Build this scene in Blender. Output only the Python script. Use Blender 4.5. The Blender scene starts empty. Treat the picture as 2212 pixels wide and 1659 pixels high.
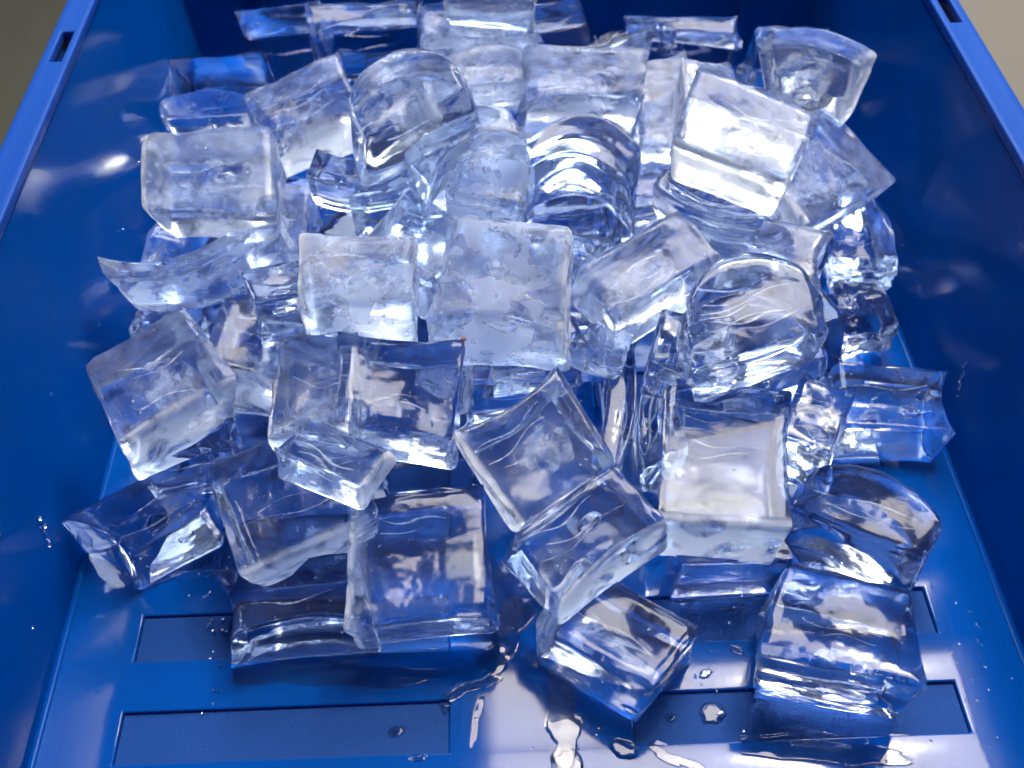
import bpy, bmesh, math, random
from mathutils import Vector, Matrix, Euler, noise

# ------------------------------------------------------------------ camera, world, lamps, exposure
SC = bpy.context.scene
COL = SC.collection
cam_data = bpy.data.cameras.new('camera')
cam = bpy.data.objects.new('camera', cam_data)
COL.objects.link(cam)
RIGHT = Vector((0.9992915, -0.0364745, -0.0092779))
UP = Vector((0.0330778, 0.7335653, 0.6788135))
FWD = Vector((0.0179535, 0.6786395, -0.7342521))
cam.matrix_world = Matrix((
    (RIGHT.x, UP.x, -FWD.x, -0.011993),
    (RIGHT.y, UP.y, -FWD.y, 0.0),
    (RIGHT.z, UP.z, -FWD.z, 0.316869),
    (0, 0, 0, 1)))
cam_data.sensor_width = 36.0
cam_data.lens = 36.0 * 2450 / 2212
cam_data.clip_start = 0.01
cam_data.clip_end = 50
cam_data.dof.use_dof = True
cam_data.dof.focus_distance = 0.345
cam_data.dof.aperture_fstop = 16.0
SC.camera = cam

world = bpy.data.worlds.new('World')
SC.world = world
world.use_nodes = True
bg = world.node_tree.nodes['Background']
bg.inputs['Color'].default_value = (0.52, 0.64, 1.0, 1)
bg.inputs['Strength'].default_value = 0.15

def area_lamp(name, loc, aim, sx, sy, power, color):
    d = bpy.data.lights.new(name, 'AREA')
    d.shape = 'RECTANGLE'
    d.size, d.size_y = sx, sy
    d.energy = power
    d.color = color
    o = bpy.data.objects.new(name, d)
    o.location = loc
    o.rotation_euler = (Vector(aim) - Vector(loc)).to_track_quat('-Z', 'Y').to_euler()
    COL.objects.link(o)
    return o

# the ceiling panel: its mirror image is the pale sheen on the bin floor at the front
area_lamp('ceiling_or_fill_lamp', (0.31, 0.74, 1.60), (0.31, 0.74, 0), 0.83, 0.60, 33.0, (1.0, 0.92, 0.80))
# added fill lamp farther back, brightens the ice and cools its tint
area_lamp('ceiling_or_fill_lamp', (0.14, 1.80, 1.60), (0.14, 1.80, 0), 1.0, 0.95, 46.0, (0.76, 0.86, 1.0))
# a small bright spot lamp, the source of the pin-sharp glints
area_lamp('spot_lamp', (0.45, 0.75, 1.25), (0.0, 0.3, 0), 0.11, 0.11, 4.5, (1.0, 0.96, 0.9))

SC.view_settings.view_transform = 'Standard'
SC.view_settings.look = 'None'
SC.view_settings.exposure = 0.12
SC.view_settings.gamma = 1.0
SC.view_settings.use_curve_mapping = False
SC.render.engine = 'CYCLES'
SC.cycles.use_denoising = True
SC.cycles.max_bounces = 22
SC.cycles.transmission_bounces = 22
SC.cycles.glossy_bounces = 6
SC.cycles.diffuse_bounces = 4
SC.cycles.transparent_max_bounces = 22
SC.cycles.caustics_reflective = True
SC.cycles.caustics_refractive = True
SC.cycles.sample_clamp_indirect = 90.0
SC.cycles.blur_glossy = 0.0
SC.cycles.use_adaptive_sampling = True
SC.cycles.adaptive_threshold = 0.11
SC.cycles.adaptive_min_samples = 32
SC.cycles.use_light_tree = False
world.cycles.sampling_method = 'NONE'

# ------------------------------------------------------------------ node helpers and materials
def material(name):
    m = bpy.data.materials.new(name)
    m.use_nodes = True
    nt = m.node_tree
    nt.nodes.clear()
    out = nt.nodes.new('ShaderNodeOutputMaterial')
    return m, nt, out

def node(nt, kind, **kw):
    n = nt.nodes.new(kind)
    for k, v in kw.items():
        if k in n.inputs:
            n.inputs[k].default_value = v
        else:
            setattr(n, k, v)
    return n

def ramp(nt, src, p0, c0, p1, c1):
    r = nt.nodes.new('ShaderNodeMapRange')
    r.inputs['From Min'].default_value = p0
    r.inputs['From Max'].default_value = p1
    r.inputs['To Min'].default_value = c0
    r.inputs['To Max'].default_value = c1
    nt.links.new(src, r.inputs['Value'])
    return r.outputs['Result']

def mathn(nt, op, a, b):
    n = nt.nodes.new('ShaderNodeMath')
    n.operation = op
    for i, v in enumerate((a, b)):
        if isinstance(v, (int, float)):
            n.inputs[i].default_value = v
        else:
            nt.links.new(v, n.inputs[i])
    return n.outputs[0]

def plastic(name, color, rough, grain=0.0, grain_scale=2500.0, streak=True, spec=0.5):
    m, nt, out = material(name)
    b = node(nt, 'ShaderNodeBsdfPrincipled')
    tc = node(nt, 'ShaderNodeTexCoord')
    n1 = node(nt, 'ShaderNodeTexNoise', Scale=14.0, Detail=1.0)
    nt.links.new(tc.outputs['Object'], n1.inputs['Vector'])
    mix = node(nt, 'ShaderNodeMix', data_type='RGBA')
    mix.inputs[6].default_value = (color[0] * .9, color[1] * .9, color[2] * .93, 1)
    mix.inputs[7].default_value = (color[0] * 1.08, color[1] * 1.08, color[2] * 1.05, 1)
    nt.links.new(n1.outputs['Fac'], mix.inputs[0])
    nt.links.new(mix.outputs[2], b.inputs['Base Color'])
    b.inputs['Specular IOR Level'].default_value = spec
    # fine scratches and rubbed patches in the gloss
    mp = node(nt, 'ShaderNodeMapping')
    mp.inputs['Scale'].default_value = (900, 40, 900)
    nt.links.new(tc.outputs['Object'], mp.inputs['Vector'])
    n2 = node(nt, 'ShaderNodeTexNoise', Scale=1.0, Detail=1.0)
    nt.links.new(mp.outputs[0], n2.inputs['Vector'])
    r = ramp(nt, n2.outputs['Fac'], .3, rough * .85, .75, rough * 1.3)
    if streak:
        nt.links.new(r, b.inputs['Roughness'])
    else:
        b.inputs['Roughness'].default_value = rough
    if grain:
        n4 = node(nt, 'ShaderNodeTexNoise', Scale=grain_scale, Detail=0.0)
        nt.links.new(tc.outputs['Object'], n4.inputs['Vector'])
        bg_ = node(nt, 'ShaderNodeBump', Strength=grain, Distance=0.0003)
        nt.links.new(n4.outputs['Fac'], bg_.inputs['Height'])
        nt.links.new(bg_.outputs[0], b.inputs['Normal'])
    nt.links.new(b.outputs[0], out.inputs['Surface'])
    return m

def ice_material():
    m, nt, out = material('ice')
    tc = node(nt, 'ShaderNodeTexCoord')
    oi = node(nt, 'ShaderNodeObjectInfo')
    fr = node(nt, 'ShaderNodeAttribute', attribute_type='OBJECT', attribute_name='frost')
    off = nt.nodes.new('ShaderNodeVectorMath'); off.operation = 'ADD'
    sc = nt.nodes.new('ShaderNodeVectorMath'); sc.operation = 'SCALE'
    sc.inputs[0].default_value = (7.3, 3.1, 5.7)
    nt.links.new(oi.outputs['Random'], sc.inputs['Scale'])
    nt.links.new(tc.outputs['Object'], off.inputs[0])
    nt.links.new(sc.outputs[0], off.inputs[1])
    V = off.outputs[0]
    def tex(scale, detail=2.0, dist=0.0, vec=V):
        n = node(nt, 'ShaderNodeTexNoise', Scale=scale, Detail=detail, Distortion=dist)
        nt.links.new(vec, n.inputs['Vector'])
        return n.outputs['Fac']
    # one relief: melt ripples plus, in the frosted patches, a fine pebble
    ripple = tex(210, 1.0)
    pebble = tex(1500, 0.0)
    crust = tex(95, 4.0, .9)
    peb = mathn(nt, 'MULTIPLY', ramp(nt, crust, .46, 0.0, .62, 1.0), fr.outputs['Fac'])
    hgt = mathn(nt, 'ADD', mathn(nt, 'MULTIPLY', pebble, mathn(nt, 'ADD', mathn(nt, 'MULTIPLY', peb, 0.60), mathn(nt, 'MULTIPLY', fr.outputs['Fac'], 0.08))), ripple)
    b3 = node(nt, 'ShaderNodeBump', Strength=0.17, Distance=0.0010)
    nt.links.new(hgt, b3.inputs['Height'])
    ice = node(nt, 'ShaderNodeBsdfGlass', distribution='GGX', IOR=1.31, Color=(0.928, 0.960, 1.0, 1))
    nt.links.new(b3.outputs[0], ice.inputs['Normal'])
    rg = mathn(nt, 'ADD', mathn(nt, 'MULTIPLY', peb, 0.26), mathn(nt, 'ADD', mathn(nt, 'MULTIPLY', fr.outputs['Fac'], 0.16), 0.10))
    nt.links.new(rg, ice.inputs['Roughness'])
    # white scattering where the surface is frosted or crushed; edge mask also paints lamp highlights
    dif = node(nt, 'ShaderNodeBsdfDiffuse', Color=(0.68, 0.78, 1.0, 1), Roughness=0.5)
    trl = node(nt, 'ShaderNodeBsdfTranslucent', Color=(0.68, 0.78, 1.0, 1))
    edge = node(nt, 'ShaderNodeAttribute', attribute_type='GEOMETRY', attribute_name='crust')
    tint = node(nt, 'ShaderNodeMix', data_type='RGBA')
    tint.inputs[6].default_value = (0.78, 0.85, 1.0, 1)
    tint.inputs[7].default_value = (0.97, 0.97, 0.95, 1)
    nt.links.new(edge.outputs['Fac'], tint.inputs[0])
    nt.links.new(tint.outputs[2], dif.inputs['Color'])
    nt.links.new(tint.outputs[2], trl.inputs['Color'])
    nt.links.new(b3.outputs[0], dif.inputs['Normal'])
    white = node(nt, 'ShaderNodeMixShader', Fac=0.62)
    nt.links.new(dif.outputs[0], white.inputs[1])
    nt.links.new(trl.outputs[0], white.inputs[2])
    c = ramp(nt, crust, .40, 0.0, .72, 1.0)
    f = mathn(nt, 'MULTIPLY', c, fr.outputs['Fac'])
    f = mathn(nt, 'ADD', mathn(nt, 'MULTIPLY', f, 0.85), mathn(nt, 'MULTIPLY', fr.outputs['Fac'], 0.13))
    e = mathn(nt, 'MULTIPLY', edge.outputs['Fac'], ramp(nt, crust, .34, 0.10, .54, 0.92))
    f = mathn(nt, 'MAXIMUM', f, e)
    f = mathn(nt, 'MINIMUM', f, 0.9)
    mix = node(nt, 'ShaderNodeMixShader')
    nt.links.new(f, mix.inputs[0])
    nt.links.new(ice.outputs[0], mix.inputs[1])
    nt.links.new(white.outputs[0], mix.inputs[2])
    nt.links.new(mix.outputs[0], out.inputs['Surface'])
    return m

def glass_like(name, ior, rough=0.0, color=(1, 1, 1, 1)):
    m, nt, out = material(name)
    g = node(nt, 'ShaderNodeBsdfGlass', IOR=ior, Roughness=rough, Color=color)
    nt.links.new(g.outputs[0], out.inputs['Surface'])
    return m

def crack_or_glint_material():
    m, nt, out = material('crack_or_glint_white')
    tc = node(nt, 'ShaderNodeTexCoord')
    n = node(nt, 'ShaderNodeTexNoise', Scale=500.0, Detail=2.0)
    nt.links.new(tc.outputs['Object'], n.inputs['Vector'])
    d = node(nt, 'ShaderNodeBsdfDiffuse', Color=(0.9, 0.92, 0.96, 1))
    t = node(nt, 'ShaderNodeBsdfTranslucent', Color=(0.9, 0.92, 0.96, 1))
    w = node(nt, 'ShaderNodeMixShader', Fac=.5)
    nt.links.new(d.outputs[0], w.inputs[1]); nt.links.new(t.outputs[0], w.inputs[2])
    g = node(nt, 'ShaderNodeBsdfTransparent')
    x = node(nt, 'ShaderNodeMixShader')
    nt.links.new(ramp(nt, n.outputs['Fac'], .3, .15, .6, .9), x.inputs[0])
    nt.links.new(g.outputs[0], x.inputs[1]); nt.links.new(w.outputs[0], x.inputs[2])
    nt.links.new(x.outputs[0], out.inputs['Surface'])
    return m

def cloud_material():
    m, nt, out = material('cloudy_ice')
    tc = node(nt, 'ShaderNodeTexCoord')
    n = node(nt, 'ShaderNodeTexNoise', Scale=160.0, Detail=3.0)
    nt.links.new(tc.outputs['Object'], n.inputs['Vector'])
    lw = node(nt, 'ShaderNodeLayerWeight', Blend=.5)
    d = node(nt, 'ShaderNodeBsdfDiffuse', Color=(0.86, 0.9, 1.0, 1))
    t = node(nt, 'ShaderNodeBsdfTranslucent', Color=(0.86, 0.9, 1.0, 1))
    w = node(nt, 'ShaderNodeMixShader', Fac=.5)
    nt.links.new(d.outputs[0], w.inputs[1]); nt.links.new(t.outputs[0], w.inputs[2])
    g = node(nt, 'ShaderNodeBsdfTransparent')
    x = node(nt, 'ShaderNodeMixShader')
    f = mathn(nt, 'MULTIPLY', ramp(nt, n.outputs['Fac'], .42, 0.0, .70, .55), ramp(nt, lw.outputs['Facing'], .25, 1.0, .95, 0.0))
    nt.links.new(f, x.inputs[0])
    nt.links.new(g.outputs[0], x.inputs[1]); nt.links.new(w.outputs[0], x.inputs[2])
    nt.links.new(x.outputs[0], out.inputs['Surface'])
    return m

def matte(name, c0, c1, scale, rough=.7):
    m, nt, out = material(name)
    b = node(nt, 'ShaderNodeBsdfPrincipled', Roughness=rough)
    tc = node(nt, 'ShaderNodeTexCoord')
    n = node(nt, 'ShaderNodeTexNoise', Scale=scale, Detail=5.0)
    nt.links.new(tc.outputs['Object'], n.inputs['Vector'])
    mix = node(nt, 'ShaderNodeMix', data_type='RGBA')
    mix.inputs[6].default_value = (*c0, 1); mix.inputs[7].default_value = (*c1, 1)
    nt.links.new(n.outputs['Fac'], mix.inputs[0])
    nt.links.new(mix.outputs[2], b.inputs['Base Color'])
    nt.links.new(b.outputs[0], out.inputs['Surface'])
    return m

BLUE = (0.0002, 0.054, 0.285)
M_FLOOR = plastic('blue_plastic_glossy', BLUE, 0.085, spec=0.26)
M_WALL = plastic('blue_plastic_wall', BLUE, 0.15, streak=False, spec=0.07)
M_PANEL = plastic('blue_plastic_grained', (0.004, 0.046, 0.22), 0.5, grain=0.5, grain_scale=3600, streak=False, spec=0.10)
M_RIM = plastic('blue_plastic_rim', (0.006, 0.062, 0.34), 0.42, grain=0.25, streak=False, spec=0.18)
M_ICE = ice_material()
M_AIR = glass_like('air_in_ice', 1 / 1.31)
M_CRACK_OR_GLINT = crack_or_glint_material()
M_CLOUD = cloud_material()
M_WATER = glass_like('water', 1.33)
M_COUNTER = matte('beige_counter', (0.115, 0.10, 0.075), (0.145, 0.125, 0.095), 9)
M_GROUND = matte('brown_floor', (0.085, 0.075, 0.045), (0.10, 0.09, 0.06), 6)
M_GRIT = matte('rust_speck', (0.16, 0.035, 0.012), (0.24, 0.06, 0.025), 900)

# ------------------------------------------------------------------ mesh helpers
def link(name, me, mat=None, parent=None, loc=None, rot=None):
    o = bpy.data.objects.new(name, me)
    if mat is not None:
        me.materials.clear()
        me.materials.append(mat)
    COL.objects.link(o)
    if parent is not None:
        o.parent = parent
    if loc is not None:
        o.location = loc
    if rot is not None:
        o.rotation_euler = rot
    return o

def from_bm(bm, name, smooth=False):
    bmesh.ops.recalc_face_normals(bm, faces=bm.faces)
    me = bpy.data.meshes.new(name)
    bm.to_mesh(me)
    bm.free()
    if smooth:
        for p in me.polygons:
            p.use_smooth = True
    return me

def bevel(o, w, seg=2, angle=30):
    b = o.modifiers.new('bevel', 'BEVEL')
    b.width = w; b.segments = seg; b.limit_method = 'ANGLE'; b.angle_limit = math.radians(angle)
    for p in o.data.polygons:
        p.use_smooth = True
    return o

def sheet(name, xs, ys, z, skip, depth, mat, parent):
    """a flat plate of cells between the grid lines xs, ys; the cells in skip are real holes; depth thick"""
    bm = bmesh.new()
    vs = {}
    def v(i, j):
        if (i, j) not in vs:
            vs[i, j] = bm.verts.new((xs[i], ys[j], z))
        return vs[i, j]
    faces = []
    for i in range(len(xs) - 1):
        for j in range(len(ys) - 1):
            if (i, j) not in skip:
                faces.append(bm.faces.new((v(i, j), v(i + 1, j), v(i + 1, j + 1), v(i, j + 1))))
    r = bmesh.ops.extrude_face_region(bm, geom=faces)
    for e in r['geom']:
        if isinstance(e, bmesh.types.BMVert):
            e.co.z -= depth
    return link(name, from_bm(bm, name), mat, parent)

def hexa(name, pts, mat, parent):
    """a solid from eight points: four of the base ring, four of the top ring"""
    bm = bmesh.new()
    v = [bm.verts.new(p) for p in pts]
    for f in ((3, 2, 1, 0), (4, 5, 6, 7), (0, 1, 5, 4), (1, 2, 6, 5), (2, 3, 7, 6), (3, 0, 4, 7)):
        bm.faces.new([v[i] for i in f])
    return link(name, from_bm(bm, name), mat, parent)

# ------------------------------------------------------------------ setting
HW, RX, RZ = 0.150, 0.1629, 0.0942       # half floor width, half rim width, rim height
YB, YF = 0.512, 0.050                    # back and front of the floor
DR = RX - HW                             # how far the walls lean out
TH = 0.003

def plane(name, x0, x1, y0, y1, z, mat):
    bm = bmesh.new()
    bm.faces.new([bm.verts.new(p) for p in ((x0, y0, z), (x1, y0, z), (x1, y1, z), (x0, y1, z))])
    return link(name, from_bm(bm, name), mat)

g = plane('ground', -6, 6, -6, 6, -0.80, M_GROUND)
g['kind'] = 'structure'
ct = hexa('counter_top', [(-0.165, -.5, -.04), (1.2, -.5, -.04), (1.2, 1.6, -.04), (-0.165, 1.6, -.04),
                          (-0.165, -.5, -.0075), (1.2, -.5, -.0075), (1.2, 1.6, -.0075), (-0.165, 1.6, -.0075)], M_COUNTER, None)
ct['kind'] = 'structure'

# ------------------------------------------------------------------ the bin
bin_ = bpy.data.objects.new('storage_bin', None)
COL.objects.link(bin_)
bin_.location = (0, 0.26, 0)
bin_['label'] = 'deep blue plastic storage bin with recessed floor panels, full of ice'
bin_['category'] = 'storage bin'
bin_mw = Matrix.Translation((0, -0.26, 0))

def in_bin(o):
    o.matrix_parent_inverse = bin_mw
    return o

COLS = ((-0.1262, -0.0280), (0.0268, 0.1262))
ROWS = [(0.1470 + k * 0.0334, 0.1636 + k * 0.0334) for k in range(-2, 11)]
xs = [-HW] + [v for c in COLS for v in c] + [HW]
ys = [YF] + [v for r_ in ROWS for v in r_] + [YB]
skip = {(1 + 2 * i, 1 + 2 * j) for i in range(2) for j in range(len(ROWS))}
base = in_bin(sheet('base', xs, ys, 0.0, skip, 0.003, M_FLOOR, bin_))
bevel(base, 0.0007, 3)
under = in_bin(sheet('underside', [-HW, HW], [YF, YB], -0.0034, set(), 0.003, M_WALL, bin_))
pm = None
for x0, x1 in COLS:
    for y0, y1 in ROWS:
        e = 0.0002
        if pm is None:
            bm = bmesh.new()
            w, h = x1 - x0 - 2 * e, y1 - y0 - 2 * e
            r_ = bmesh.ops.create_cube(bm, size=1)
            for v in r_['verts']:
                v.co = (v.co.x * 0.098, v.co.y * h, v.co.z * 0.0014)
            pm = from_bm(bm, 'recessed_panel')
            pm.materials.append(M_PANEL)
        o = bpy.data.objects.new('recessed_panel', pm)
        COL.objects.link(o)
        o.parent = bin_
        o.matrix_parent_inverse = bin_mw
        o.location = ((x0 + x1) / 2, (y0 + y1) / 2, -0.0023)
        o.scale = ((x1 - x0 - 2 * e) / 0.098, 1, 1)

Z0 = -0.0066
for s in (-1, 1):
    w = in_bin(hexa('side_wall', [(s * (HW - .0001), YF, Z0), (s * (HW + TH), YF, Z0), (s * (HW + TH), YB, Z0), (s * (HW - .0001), YB, Z0),
                          (s * RX, YF - DR, RZ - .0045), (s * (RX + TH), YF - DR, RZ - .0045), (s * (RX + TH), YB + DR, RZ - .0045), (s * RX, YB + DR, RZ - .0045)], M_WALL, bin_))
for y, t in ((YB, 1), (YF, -1)):
    w = in_bin(hexa('end_wall', [(-HW, y, Z0), (HW, y, Z0), (HW, y + t * TH, Z0), (-HW, y + t * TH, Z0),
                         (-RX, y + t * DR, RZ - .0045), (RX, y + t * DR, RZ - .0045), (RX, y + t * (DR + TH), RZ - .0045), (-RX, y + t * (DR + TH), RZ - .0045)], M_WALL, bin_))
# a soft fillet where the walls meet the floor
def fillet(name, prof, p0, p1):
    bm = bmesh.new()
    a = [bm.verts.new(p0(u, z)) for u, z in prof]
    b = [bm.verts.new(p1(u, z)) for u, z in prof]
    for i in range(len(prof) - 1):
        bm.faces.new((a[i], a[i + 1], b[i + 1], b[i]))
    bm.faces.new(a); bm.faces.new(list(reversed(b)))
    o = in_bin(link(name, from_bm(bm, name), M_WALL, bin_))
    return o
FR = 0.0013
arc = [(FR - FR * math.sin(t), FR - FR * math.cos(t)) for t in [math.pi / 2 * k / 6 for k in range(7)]]
prof = [(u - 0.0001 - DR * z / RZ * 0.9, z + 0.0004) for u, z in arc] + [(-0.0012, 0.0003)]
for s in (-1, 1):
    fillet('corner_fillet', prof, lambda u, z, s=s: (s * (HW - u), YF, z), lambda u, z, s=s: (s * (HW - u), YB, z))
fillet('corner_fillet', prof, lambda u, z: (-HW, YB - u, z), lambda u, z: (HW, YB - u, z))
# rim with its slots
RO = 0.1734
for s in (-1, 1):
    a, b = ((0.374, 0.3950) if s < 0 else (0.384, 0.4050))
    rx = sorted([s * (RX - .0004), s * 0.1654, s * 0.1700, s * RO])
    ry = [YF - DR, a, b, YB + DR]
    o = in_bin(sheet('rim', rx, ry, RZ, {(1, 1)}, 0.0042, M_RIM, bin_))
    bevel(o, 0.0007, 3)
    o2 = in_bin(hexa('slot_pocket', [(s * 0.1668, a, RZ - .014), (s * 0.1704, a, RZ - .014), (s * 0.1704, b, RZ - .014), (s * 0.1668, b, RZ - .014),
                             (s * 0.1668, a, RZ - .012), (s * 0.1704, a, RZ - .012), (s * 0.1704, b, RZ - .012), (s * 0.1668, b, RZ - .012)], M_WALL, bin_))
    # the lip that hangs from the outer edge of the rim
    in_bin(hexa('rim_lip', [(s * (RO - .0022), YF - DR, RZ - .020), (s * RO, YF - DR, RZ - .020), (s * RO, YB + DR, RZ - .020), (s * (RO - .0022), YB + DR, RZ - .020),
                     (s * (RO - .0022), YF - DR, RZ - .0043), (s * RO, YF - DR, RZ - .0043), (s * RO, YB + DR, RZ - .0043), (s * (RO - .0022), YB + DR, RZ - .0043)], M_RIM, bin_))
for y, t in ((YB + DR, 1), (YF - DR, -1)):
    ya, yb = sorted((y + t * .0002, y + t * .0105))
    o = in_bin(sheet('rim', [-RO, RO], [ya, yb], RZ, set(), 0.0042, M_RIM, bin_))
    bevel(o, 0.0007, 3)
# upright rib on the inside of the back wall
for x in (-0.119, 0.119):
    in_bin(hexa('rib', [(x - .0022, YB - .0026, 0.0005), (x + .0022, YB - .0026, 0.0005), (x + .0022, YB + .001, 0.0005), (x - .0022, YB + .001, 0.0005),
                 (x - .0015, YB + DR * .92 - .0022, RZ * .93), (x + .0015, YB + DR * .92 - .0022, RZ * .93), (x + .0015, YB + DR * .93 + .001, RZ * .93), (x - .0015, YB + DR * .93 + .001, RZ * .93)], M_WALL, bin_))

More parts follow.
